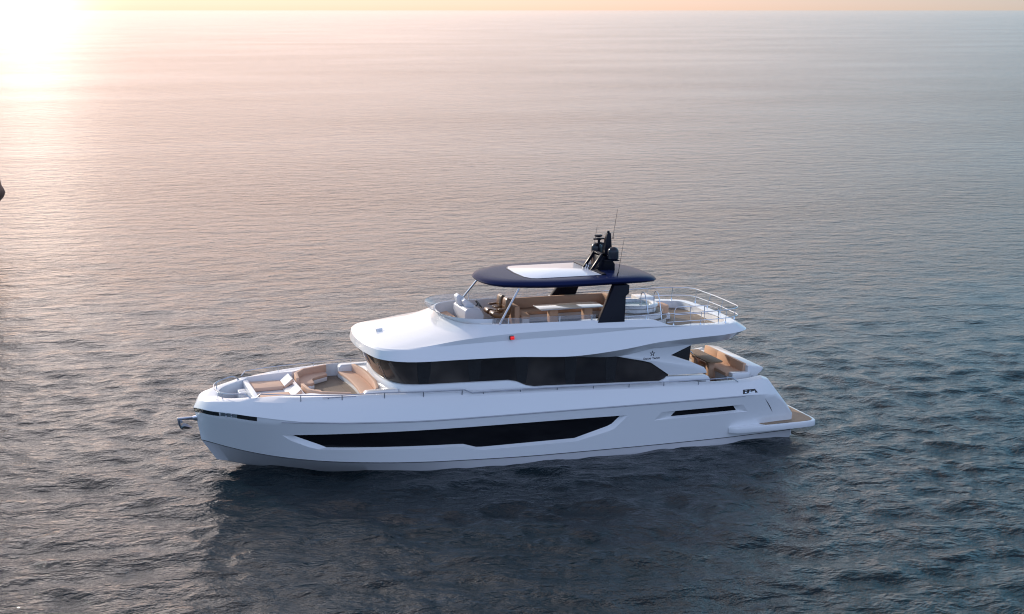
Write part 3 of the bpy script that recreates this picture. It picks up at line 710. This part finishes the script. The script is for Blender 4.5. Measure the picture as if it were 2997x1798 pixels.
# sunroof glass with curved front
sr = [(14.72, -1.55), (12.1, -1.55), (11.9, -1.45), (11.74, -1.05), (11.68, 0), (11.74, 1.05), (11.9, 1.45), (12.1, 1.55), (14.72, 1.55)]
fr = MB().prism_z([(14.86, -1.6), (12.08, -1.6), (11.86, -1.49), (11.69, -1.08), (11.63, 0), (11.69, 1.08), (11.86, 1.49), (12.08, 1.6), (14.86, 1.6)], 6.44, 6.481).build("sunroof_frame", MASTM, hard, bevel=.008)
MB().prism_z(sr, 6.45, 6.486).build("sunroof", ROOFGLASS, hard, bevel=.004)
MB().prism_y([(14.72, 6.48), (14.72, 6.52), (14.86, 6.55), (14.9, 6.48)], -1.6, 1.6).build("sunroof_ridge", MASTM, hard, bevel=.006)
for sg in (-1, 1):
    st = MB().tube([(10.24, sg*2.62, 4.98), (11.15, sg*2.2, 6.24)], .04, 10); Y(st, "hardtop_strut", STEEL)
    lg = MB(); profs = [(14.09, 4.88), (15.17, 4.86), (15.36, 5.78), (15.48, 5.87), (15.5, 6.2), (14.88, 6.2)]
    lg.add([(x, sg*(2.86 if z < 5.2 else 2.5), z) for x, z in profs]+[(x, sg*(2.66 if z < 5.2 else 2.2), z) for x, z in profs],
           [tuple(range(6)), tuple(range(11, 5, -1))]+[(i, i+6, (i+1) % 6+6, (i+1) % 6) for i in range(6)])
    ao = Y(lg, "hardtop_arch", MASTM, bevel=.012)
    rbp = [(14.62, 4.95), (14.67, 4.95), (15.2, 5.79), (15.34, 5.80), (15.34, 5.84), (15.15, 5.83)]
    rb = MB(); yy = lambda z: 2.86+(2.52-2.86)*min(1, max(0, (z-4.9)/1.0))
    rb.add([(x, sg*(yy(z)+.012), z) for x, z in rbp]+[(x, sg*(yy(z)-.02), z) for x, z in rbp], [tuple(range(6))]+[(i, i+6, (i+1) % 6+6, (i+1) % 6) for i in range(6)])
    rb.build("arch_rib", MASTM, ao)

# mast with its gear
mast = Y(MB().prism_y([(14.98, 6.42), (15.02, 6.66), (15.12, 7.0), (15.5, 7.0), (15.72, 6.68), (15.72, 6.40)], -.42, .42), "mast_base", MASTM, bevel=.02)
mb = MB()
tw = [(15.36, 15.70, .17, 7.0), (15.46, 15.68, .11, 7.6), (15.52, 15.67, .085, 7.86)]
mb.grid([[(a, -h, z), (b, -h, z), (b, h, z), (a, h, z)] for a, b, h, z in tw], close_v=True); mb.f.append((8, 9, 10, 11)); mb.f.append((3, 2, 1, 0))
tower = mb.build("mast_tower", MASTM, mast, bevel=.01)
MB().lathe([(.06, 0), (.06, .03), (.045, .035), (.045, .06), (.06, .065), (.05, .09)], (15.59, 0, 7.86), 16).build("masthead_light", MASTM, mast)
# forward raked frames
for sg in (-1, 1):
    fp = MB()
    y0, y1 = sg*.36, sg*.48
    fp.prism_y([(14.66, 6.48), (14.78, 6.48), (15.2, 7.02), (15.12, 7.12)], y0, y1)
    fp.prism_y([(15.06, 6.46), (15.14, 6.46), (15.36, 7.06), (15.2, 7.14), (15.12, 7.10), (15.24, 7.02)], y0, y1)
    fp.build("raked_frame", MASTM, mast, bevel=.008)
MB().prism_y([(15.1, 7.08), (15.2, 7.14), (15.36, 7.06), (15.3, 7.0)], -.48, .48).build("frame_bridge", MASTM, mast, bevel=.01)
# arms with satellite domes
def dome(x, y, z, r, h):
    arm = MB().prism_y([(15.2, z-.1), (15.2, z-.06), (x+.22, z-.06), (x+.22, z-.1)], y-.14 if y < 0 else .3, y+.14 if y > 0 else -.3).build("dome_arm", MASTM, mast, bevel=.01)
    prof = [(r*.82, -.06), (r*.9, -.02), (r*1.03, 0), (r*1.03, .03), (r, .035), (r, h-r*.95)]+[(r*math.cos(a), h-r*.95+r*.95*math.sin(a)) for a in [R(k) for k in range(12, 90, 12)]]+[(.01, h)]
    MB().lathe(prof, (x, y, z), 32).build("satellite_dome", DOME, mast)
dome(15.54, -.66, 6.95, .215, .46)
dome(15.34, .62, 6.95, .215, .46)
dome(15.62, .95, 6.95, .19, .42)
rd = MB().lathe([(.05, 0), (.05, .12), (.09, .13), (.09, .2), (.03, .21)], (15.33, .35, 7.42), 18); rd.box(15.1, 15.56, .31, .39, 7.56, 7.62); rd.tube([(15.5, 0, 7.42), (15.33, .35, 7.44)], .035)
rd.box(15.2, 15.46, .22, .48, 7.40, 7.44); rdo = rd.build("radar", MASTM, mast, bevel=.006)
MB().lathe([(.07, 0), (.15, .03), (.16, .08), (.12, .1)], (15.31, .36, 7.66), 22).build("camera_head", MASTM, mast)
MB().tube([(15.68, 0, 7.62), (15.8, 0, 7.62), (15.8, 0, 7.68)], .014, 6).build("antenna_bracket", MASTM, mast)
MB().tube([(15.78, 0, 7.64), (15.82, 0, 7.9), (15.97, 0, 8.8)], .014, 6, r2=.005).build("whip_antenna", MASTM, mast)
for sg in (-1, 1):
    a_ = MB().tube([(15.2 if sg < 0 else 15.58, sg*1.9, 6.40), (15.27 if sg < 0 else 15.65, sg*1.9, 6.62)], .022, 6); a_.tube([(15.27 if sg < 0 else 15.65, sg*1.9, 6.6), (15.5 if sg < 0 else 15.85, sg*1.9, 7.92)], .011, 6, r2=.004)
    Y(a_, "whip_antenna", MASTM)
for (y, z) in ((-.2, 6.62), (.02, 6.62), (-.14, 6.52), (.08, 6.52)):
    hp = MB(); rows = []
    for xx, r_ in ((15.0, .012), (14.86, .018), (14.76, .03), (14.70, .05), (14.68, .058)):
        rows.append([(xx, y+r_*math.cos(2*math.pi*k/16), z+r_*math.sin(2*math.pi*k/16)) for k in range(16)])
    hp.grid(rows, close_v=True); hp.f.append(tuple(range(16))); hp.build("horn", CHROME, mast)

# ------------------------------------------------------------------ flybridge furniture
con = Y(MB().prism_y([(9.70, 4.2), (9.76, 5.02), (9.84, 5.1), (10.36, 5.09), (10.52, 4.82), (10.40, 4.2)], .2, 1.92), "helm_console", GREYC, bevel=.03, seg=3)
for y0, y1, dx, dz in ((.62, 1.02, .04, -.02), (1.06, 1.46, -.1, .1)):
    MB().prism_y([(9.84+dx, 5.1), (9.74+dx, 5.36+dz), (9.86+dx, 5.44+dz), (10.22+dx, 5.18+dz), (10.18+dx, 5.08)], y0, y1).build("display", SCREEN, con, bevel=.02, seg=2)
sw = MB(); c0 = Vector((10.52, .98, 5.13)); nrm = Vector((.8, 0, .6)); e1 = Vector((0, 1, 0)); e2 = nrm.cross(e1)
sw.tube([tuple(c0+(e1*math.cos(a)+e2*math.sin(a))*.2) for a in [2*math.pi*k/28 for k in range(28)]], .018, 8, closed=True)
for k in range(3):
    a = R(90+120*k); sw.tube([tuple(c0-nrm*.03), tuple(c0+(e1*math.cos(a)+e2*math.sin(a))*.2)], .014, 6)
sw.tube([tuple(c0-nrm*.03), tuple(c0-nrm*.2)], .03, 8); sw.build("steering_wheel", BLACK, con)

def helm_seat(y, label):
    t = tag(empty("helm_seat", (11.3, y, 4.205)), label, "helm seat", "brown leather helm seats")
    def b(m, n, mt, **k):
        m.v = [(x-11.3, yy-y, z-4.205) for x, yy, z in m.v]; return m.build(n, mt, t, **k)
    b(MB().lathe([(.2, 0), (.2, .02), (.05, .05), (.045, .36), (.12, .42)], (11.3, y, 4.205), 20), "pedestal", CHROME)
    seat = [(10.90, 4.70), (10.86, 4.80), (10.92, 4.90), (11.05, 4.90), (11.2, 4.84), (11.5, 4.80), (11.58, 4.7), (11.5, 4.62), (11.1, 4.62)]
    b(MB().prism_y(seat, y-.26, y+.26), "seat", LEATHER, bevel=.035, seg=3)
    back = [(11.42, 4.78), (11.40, 5.0), (11.44, 5.32), (11.50, 5.42), (11.62, 5.40), (11.70, 5.24), (11.66, 4.95), (11.6, 4.72)]
    b(MB().prism_y(back, y-.25, y+.25), "backrest", LEATHER, bevel=.045, seg=3)
    for s_ in (-1, 1):
        b(MB().prism_y([(11.08, 4.98), (11.1, 5.03), (11.5, 5.06), (11.5, 4.98), (11.2, 4.95)], y+s_*.24, y+s_*.32), "armrest", LEATHER, bevel=.015)
    return t
helm_seat(.5, "brown leather helm seat on the flybridge, nearer of the two behind the steering wheel")
helm_seat(1.25, "brown leather helm seat on the flybridge, farther of the two behind the grey console")

# long settee along the far side, with a return at each end
sofa = Y(MB().prism_z([(12.2, 2.35), (12.2, .55), (12.5, .55), (12.55, 1.35), (15.75, 1.35), (15.75, .6), (16.3, .6), (16.3, 2.35)], 4.2, 4.5), "flybridge_settee", WHITE_IN, bevel=.02)
MB().prism_z([(12.15, 2.2), (12.15, .5), (12.5, .5), (12.62, 1.25), (15.7, 1.25), (15.7, .55), (16.2, .55), (16.2, 2.2)], 4.5, 4.64).build("seat_cushion", TAN, sofa, bevel=.03, seg=3)
MB().prism_z([(12.06, 2.05), (16.12, 2.05), (16.16, 1.95), (16.16, .6), (16.36, .6), (16.36, 2.2), (12.0, 2.2)], 4.5, 5.06).build("back_cushion", TAN, sofa, bevel=.03, seg=3)
MB().prism_z([(11.86, .5), (12.08, .5), (12.08, 2.2), (11.86, 2.2)], 4.22, 5.02).build("end_panel", TAN, sofa, bevel=.03, seg=3)

tb = tag(empty("dining_table", (14.05, .42, 4.205)), "long white glass topped table on the flybridge, under the dark hardtop", "table")
def tbb(m, n, mt, **k):
    m.v = [(x-14.05, y-.42, z-4.205) for x, y, z in m.v]; return m.build(n, mt, tb, **k)
tbb(MB().prism_z([(12.78, -.1), (15.42, -.1), (15.42, .98), (12.78, .98)], 4.915, 4.95), "tabletop", GLASSTOP, bevel=.012)
tbb(MB().box(13.25, 13.6, .25, .6, 4.205, 4.915), "pedestal", TAN, bevel=.02)
tbb(MB().box(14.7, 15.05, .25, .6, 4.205, 4.915), "pedestal", TAN, bevel=.02)
# low cabinets along the near side
cb = Y(MB().prism_y([(13.62, 4.2), (13.78, 4.74), (15.2, 4.74), (15.2, 4.2)], -2.3, -1.45), "wet_bar", WHITE, bevel=.03)
MB().box(13.86, 15.16, -2.26, -1.5, 4.742, 4.76).build("bar_counter", GLASSTOP, cb)
for x in (14.25, 14.95): MB().lathe([(.035, 0), (.035, .17), (.05, .18), (.05, .21)], (x, -1.75, 4.76), 14).build("tap", CHROME, cb)
lk_ = Y(MB().box(10.75, 11.35, -2.45, -1.9, 4.2, 4.74), "near_locker", TAN_LIGHT, bevel=.03)
Y(MB().box(11.95, 12.75, -2.5, -1.95, 4.2, 4.72), "near_locker", WHITE_IN, bevel=.03)

# hot tub on its round steps
TC = (16.72, 0.0, 0)
tub = Y(MB().lathe([(.80, 4.2), (.90, 4.74), (.90, 4.86), (.96, 4.92), (.96, 4.985), (.92, 5.01), (.76, 5.01), (.72, 4.98), (.66, 4.6)], TC, 56, cap=False), "hot_tub", WHITE)
tw_ = bpy.data.materials.new("tub_water"); tw_.use_nodes = True; b_ = tw_.node_tree.nodes["Principled BSDF"]; b_.inputs["Base Color"].default_value = (.22, .33, .38, 1); b_.inputs["Roughness"].default_value = .05
nz = tw_.node_tree.nodes.new("ShaderNodeTexNoise"); nz.inputs["Scale"].default_value = 5; bp = tw_.node_tree.nodes.new("ShaderNodeBump"); bp.inputs["Strength"].default_value = .15
tw_.node_tree.links.new(nz.outputs[0], bp.inputs["Height"]); tw_.node_tree.links.new(bp.outputs[0], b_.inputs["Normal"])
MB().lathe([(.72, 4.86), (.72, 4.90)], TC, 48).build("tub_water", tw_, tub)
for z0, z1, r_ in ((4.46, 4.72, 1.15), (4.2, 4.46, 1.33)):
    s_ = MB().lathe([(r_-.03, z0), (r_-.03, z1-.03), (r_, z1-.028), (r_, z1)], TC, 56).build("step", WHITE, tub)
    MB().lathe([(r_-.01, z1), (r_-.01, z1+.012), (.8, z1+.012)], TC, 56, cap=False).build("step_tread", TEAK, tub)
for xx in (16.72, 17.28):
    h_ = [(xx, -.78, 4.72), (xx, -.72, 5.3), (xx+.01, -.74, 5.48), (xx+.06, -.76, 5.55), (xx+.12, -.8, 5.5), (xx+.16, -.9, 5.2), (xx+.18, -1.12, 4.47)]
    MB().tube([tuple(p) for p in catmull(h_, 5)], .018, 8).build("handrail", CHROME, tub)
Y(MB().box(17.2, 17.9, .62, 1.5, 4.2, 5.06), "tub_cabinet", WHITE, bevel=.04)
Y(MB().prism_z([(17.95, .2), (18.3, .25), (18.42, .4), (18.42, .9), (18.3, 1.1), (17.95, 1.1)], 4.42, 4.74), "tub_seat", TAN, bevel=.04, seg=3)
Y(MB().prism_z([(17.95, .15), (18.4, .2), (18.45, 1.1), (17.95, 1.15)], 4.2, 4.42), "tub_seat_base", WHITE)

# ------------------------------------------------------------------ rails
def railing(name, runs, posts, r=.02, rp=.017, mt=None, base=False):
    m = MB()
    for run in runs: m.tube(run, r, 8)
    ro = Y(m, name, mt or STEEL)
    for a, b in posts:
        q = MB().tube([a, b], rp, 8)
        if base: q.lathe([(.045, 0), (.04, .02), (.022, .09)], a, 12)
        q.build("post", mt or STEEL, ro)
    return ro
gy, gz = Gc[2], Gc[3]
def side(x, dz, sg, inb=.12):
    return (x, sg*(gy(x)-inb), gz(x)+dz)
# pulpit
pn = catmull([(1.18, 1.60, 2.58), (.9, 1.46, 2.78), (.45, 1.2, 2.76), (.1, .7, 2.74), (0, 0, 2.73), (.1, -.7, 2.74), (.45, -1.2, 2.76), (.9, -1.46, 2.78), (1.18, -1.60, 2.58)], 5)
railing("pulpit_rail", [[tuple(p) for p in pn]], [((.18, s_*.82, 2.52), (.18, s_*.82, 2.745)) for s_ in (-1, 1)], r=.026)
for sg in (-1, 1):
    hts = [(1.25, .13), (1.42, .29), (2.78, .29), (4.3, .25), (4.8, .26), (5.77, .28), (7.2, .26), (8.78, .25), (9.06, .12), (12.6, .15), (16.8, .21), (18.25, .24), (19.7, .26), (19.97, .06)]
    run = []
    for i, (x, dz) in enumerate(hts):
        if i and x-hts[i-1][0] > .5:
            for k in range(1, 6):
                t = k/6; xx = hts[i-1][0]+(x-hts[i-1][0])*t; run.append(side(xx, hts[i-1][1]+(dz-hts[i-1][1])*t, sg, .06))
        run.append(side(x, dz, sg, .06))
    hx, hd = [h[0] for h in hts], [h[1] for h in hts]
    posts = [(side(x, -.02+.06, sg, .08), side(x, float(np.interp(x, hx, hd)), sg, .06)) for x in (2.78, 4.23, 5.77, 7.21, 8.68, 9.5, 10.95, 12.41, 13.87, 15.33, 16.78, 18.25)]
    railing("side_rail", [run], posts)
railing("grab_rail", [[(3.55, -2.6, 2.72), (4.75, -2.74, 2.72)]], [((3.75, -2.62, 2.66), (3.75, -2.62, 2.72)), ((4.55, -2.72, 2.66), (4.55, -2.72, 2.72))], r=.018)
# flybridge rail, two bars round the stern
bar = lambda z, o: [tuple(p) for p in catmull([(15.2, -2.72+o, z), (17.0, -2.72+o, z), (19.2, -2.68+o, z), (19.9, -2.5+o, z), (20.25, -2.15, z), (20.36, -1.2, z), (20.4, 0, z), (20.36, 1.2, z), (20.25, 2.15, z), (19.9, 2.5-o, z), (19.2, 2.68-o, z), (17.0, 2.72-o, z), (15.2, 2.72-o, z)], 6)]
ps = []
for sg in (-1, 1):
    for x, y, z0 in ((16.15, 2.75, 4.82), (17.3, 2.74, 4.54), (18.44, 2.72, 4.5), (19.55, 2.63, 4.48), (20.3, 1.85, 4.46)): ps.append(((x-.05, sg*y, z0), (x, sg*y*.99, 5.02)))
for y in (-.55, .65): ps.append(((20.24, y, 4.47), (20.39, y, 5.02)))
mid = [p for p in bar(4.69, .03) if p[0] > 16.75]
half = len(mid)
railing("stern_rail", [bar(5.02, 0), mid], ps, r=.017, rp=.013, mt=CHROME, base=True)
# rail round the stair hatch
hr_ = [(17.8, -1.55, 4.25), (17.82, -1.55, 4.92), (17.9, -1.55, 5.02), (19.12, -1.55, 5.02), (19.25, -1.6, 5.02), (19.3, -2.35, 5.02), (19.3, -2.42, 4.95), (19.3, -2.42, 4.25)]
railing("stair_rail", [hr_, [(17.82, -1.55, 4.72), (19.2, -1.57, 4.72), (19.3, -2.4, 4.72)], [(19.2, -1.6, 4.45), (19.3, -2.4, 4.45)]], [((18.5, -1.55, 4.22), (18.5, -1.55, 5.02)), ((19.1, -1.55, 4.22), (19.1, -1.55, 5.02))], r=.019, mt=CHROME)

# ------------------------------------------------------------------ cockpit
cs = Y(MB().box(20.05, 20.9, -1.8, 1.9, 1.72, 2.13), "cockpit_settee", WHITE, bevel=.02)
MB().box(19.98, 20.76, -1.78, 1.88, 2.13, 2.27).build("seat_cushion", TAN, cs, bevel=.03, seg=3)
for k in range(3):
    y0 = -1.78+3.66*k/3; MB().prism_y([(20.70, 2.2), (20.76, 2.6), (20.88, 2.6), (20.9, 2.2)], y0+.004, y0+3.66/3-.004).build("back_cushion", TAN, cs, bevel=.015, seg=2)
MB().prism_y([(20.84, 1.72), (20.84, 2.54), (20.95, 2.56), (21.48, 2.47), (21.54, 2.40), (21.44, 2.28), (21.3, 2.18), (21.25, 1.72)], -2.0, 2.05).build("settee_shell", WHITE, cs, bevel=.025, seg=3)
for sg in (-1, 1):
    MB().box(20.08, 20.84, min(sg*1.81, sg*2.2), max(sg*1.81, sg*2.2), 1.72, 2.33).build("armrest", WHITE, cs, bevel=.05, seg=3)
    Y(MB().prism_y([(20.84, 1.75), (20.84, 2.25), (21.34, 2.05), (21.34, 1.75)], sg*2.3, sg*2.315), "gate_glass", CLEAR)
t2 = tag(empty("cockpit_table", (19.82, .1, 1.725)), "varnished teak table in the aft cockpit, in front of the tan settee", "table")
def t2b(m, n, mt, **k):
    m.v = [(x-19.82, y-.1, z-1.725) for x, y, z in m.v]; return m.build(n, mt, t2, **k)
t2b(MB().prism_z([(19.52, -1.08), (19.6, -1.16), (20.1, -1.16), (20.18, -1.08), (20.18, 1.3), (19.52, 1.3)], 2.55, 2.60), "tabletop", teak("varnished_teak", (.30, .18, .09), (.26, .15, .075), .11), bevel=.015)
for y in (-.6, .8): t2b(MB().box(19.72, 20.0, y-.14, y+.14, 1.725, 2.55), "pedestal", TAN, bevel=.02)
rl = MB().tube([(19.3, .5, 2.8), (19.5, .5, 2.69), (19.78, .5, 2.33), (19.76, .5, 1.8)], .022, 8); Y(rl, "stair_handrail", STEEL)

# ------------------------------------------------------------------ anchor on the stem
an = tag(empty("anchor", (-.75, 0, 1.66)), "galvanised steel anchor held out from the tip of the yacht's bow", "anchor")
def ab(m, n, mt, **k):
    m.v = [(x+.75, y, z-1.66) for x, y, z in m.v]; return m.build(n, mt, an, **k)
ab(MB().prism_y([(-.6, 1.60), (-.6, 1.74), (-1.38, 1.72), (-1.40, 1.66), (-1.36, 1.44), (-1.29, 1.30), (-1.2, 1.27), (-1.22, 1.36), (-1.28, 1.46), (-1.29, 1.58), (-1.2, 1.63)], -.035, .035), "shank", STEEL, bevel=.01)
fl_ = MB()
for sg in (-1, 1):
    fl_.add([(-1.30, 0, 1.30), (-1.0, sg*.05, 1.27), (-.84, sg*.03, 1.29), (-1.02, sg*.24, 1.40), (-1.15, sg*.22, 1.44), (-1.26, sg*.05, 1.40), (-1.0, sg*.02, 1.31)],
            [(0, 1, 6), (0, 1, 3, 4), (1, 2, 3), (0, 4, 5), (2, 6, 1)])
ab(fl_, "fluke", STEEL)
ab(MB().tube([(-1.25, -.07, 1.57), (-1.25, .07, 1.57)], .05, 12), "swivel", CHROME)
ab(MB().prism_y([(-.5, 1.55), (-.5, 1.78), (-.84, 1.74), (-.86, 1.62), (-.76, 1.57)], -.06, .06), "bow_roller", CHROME, bevel=.02)

# ------------------------------------------------------------------ sea stack at the left edge
def sea_stack():
    rng = np.random.RandomState(3)
    seg, nl = 64, 46
    zs = np.linspace(-2.0, 7.3, nl)
    prof = pchip([-2, -.3, .6, 1.6, 3.0, 3.6, 4.3, 5.2, 5.9, 6.6, 7.3], [4.4, 4.2, 3.9, 4.0, 4.35, 4.75, 4.9, 4.55, 3.6, 2.2, .6])
    ph = rng.uniform(0, 6.28, 12)
    rows = []
    for z in zs:
        row = []
        for k in range(seg):
            a = 2*math.pi*k/seg; r = prof(z)
            d = sum(.10/(i+1)*math.sin((i+2)*a+ph[i]+z*(.6+.3*i)) for i in range(8))+.06*math.sin(z*5+3*math.sin(a*2))+rng.normal(0, .02)
            row.append((r*(1+.28*d)*math.cos(a), r*(1+.28*d)*math.sin(a), z))
        rows.append(row)
    m = MB().grid(rows, close_v=True); m.f.append(tuple(range((nl-1)*seg, nl*seg)))
    rk = bpy.data.materials.new("brown_rock"); rk.use_nodes = True; t = rk.node_tree; b = t.nodes["Principled BSDF"]
    tcn = t.nodes.new("ShaderNodeTexCoord"); nz = t.nodes.new("ShaderNodeTexNoise"); nz.inputs["Scale"].default_value = 1.2; nz.inputs["Detail"].default_value = 9
    t.links.new(tcn.outputs["Object"], nz.inputs["Vector"]); cr = t.nodes.new("ShaderNodeValToRGB")
    cr.color_ramp.elements[0].position = .35; cr.color_ramp.elements[0].color = (.15, .065, .045, 1); cr.color_ramp.elements[1].position = .7; cr.color_ramp.elements[1].color = (.34, .17, .115, 1)
    t.links.new(nz.outputs["Fac"], cr.inputs[0]); t.links.new(cr.outputs[0], b.inputs["Base Color"]); b.inputs["Roughness"].default_value = .9
    bp = t.nodes.new("ShaderNodeBump"); bp.inputs["Strength"].default_value = .8; bp.inputs["Distance"].default_value = .3; t.links.new(nz.outputs["Fac"], bp.inputs["Height"]); t.links.new(bp.outputs[0], b.inputs["Normal"])
    o = m.build("sea_stack", rk, None, angle=50)
    tag(o, "brown overhanging rock rising from the sea, cut off by the left edge", "rock")
    return o
stack = sea_stack()
stack.location = (-12.22, 57.94, WZ)
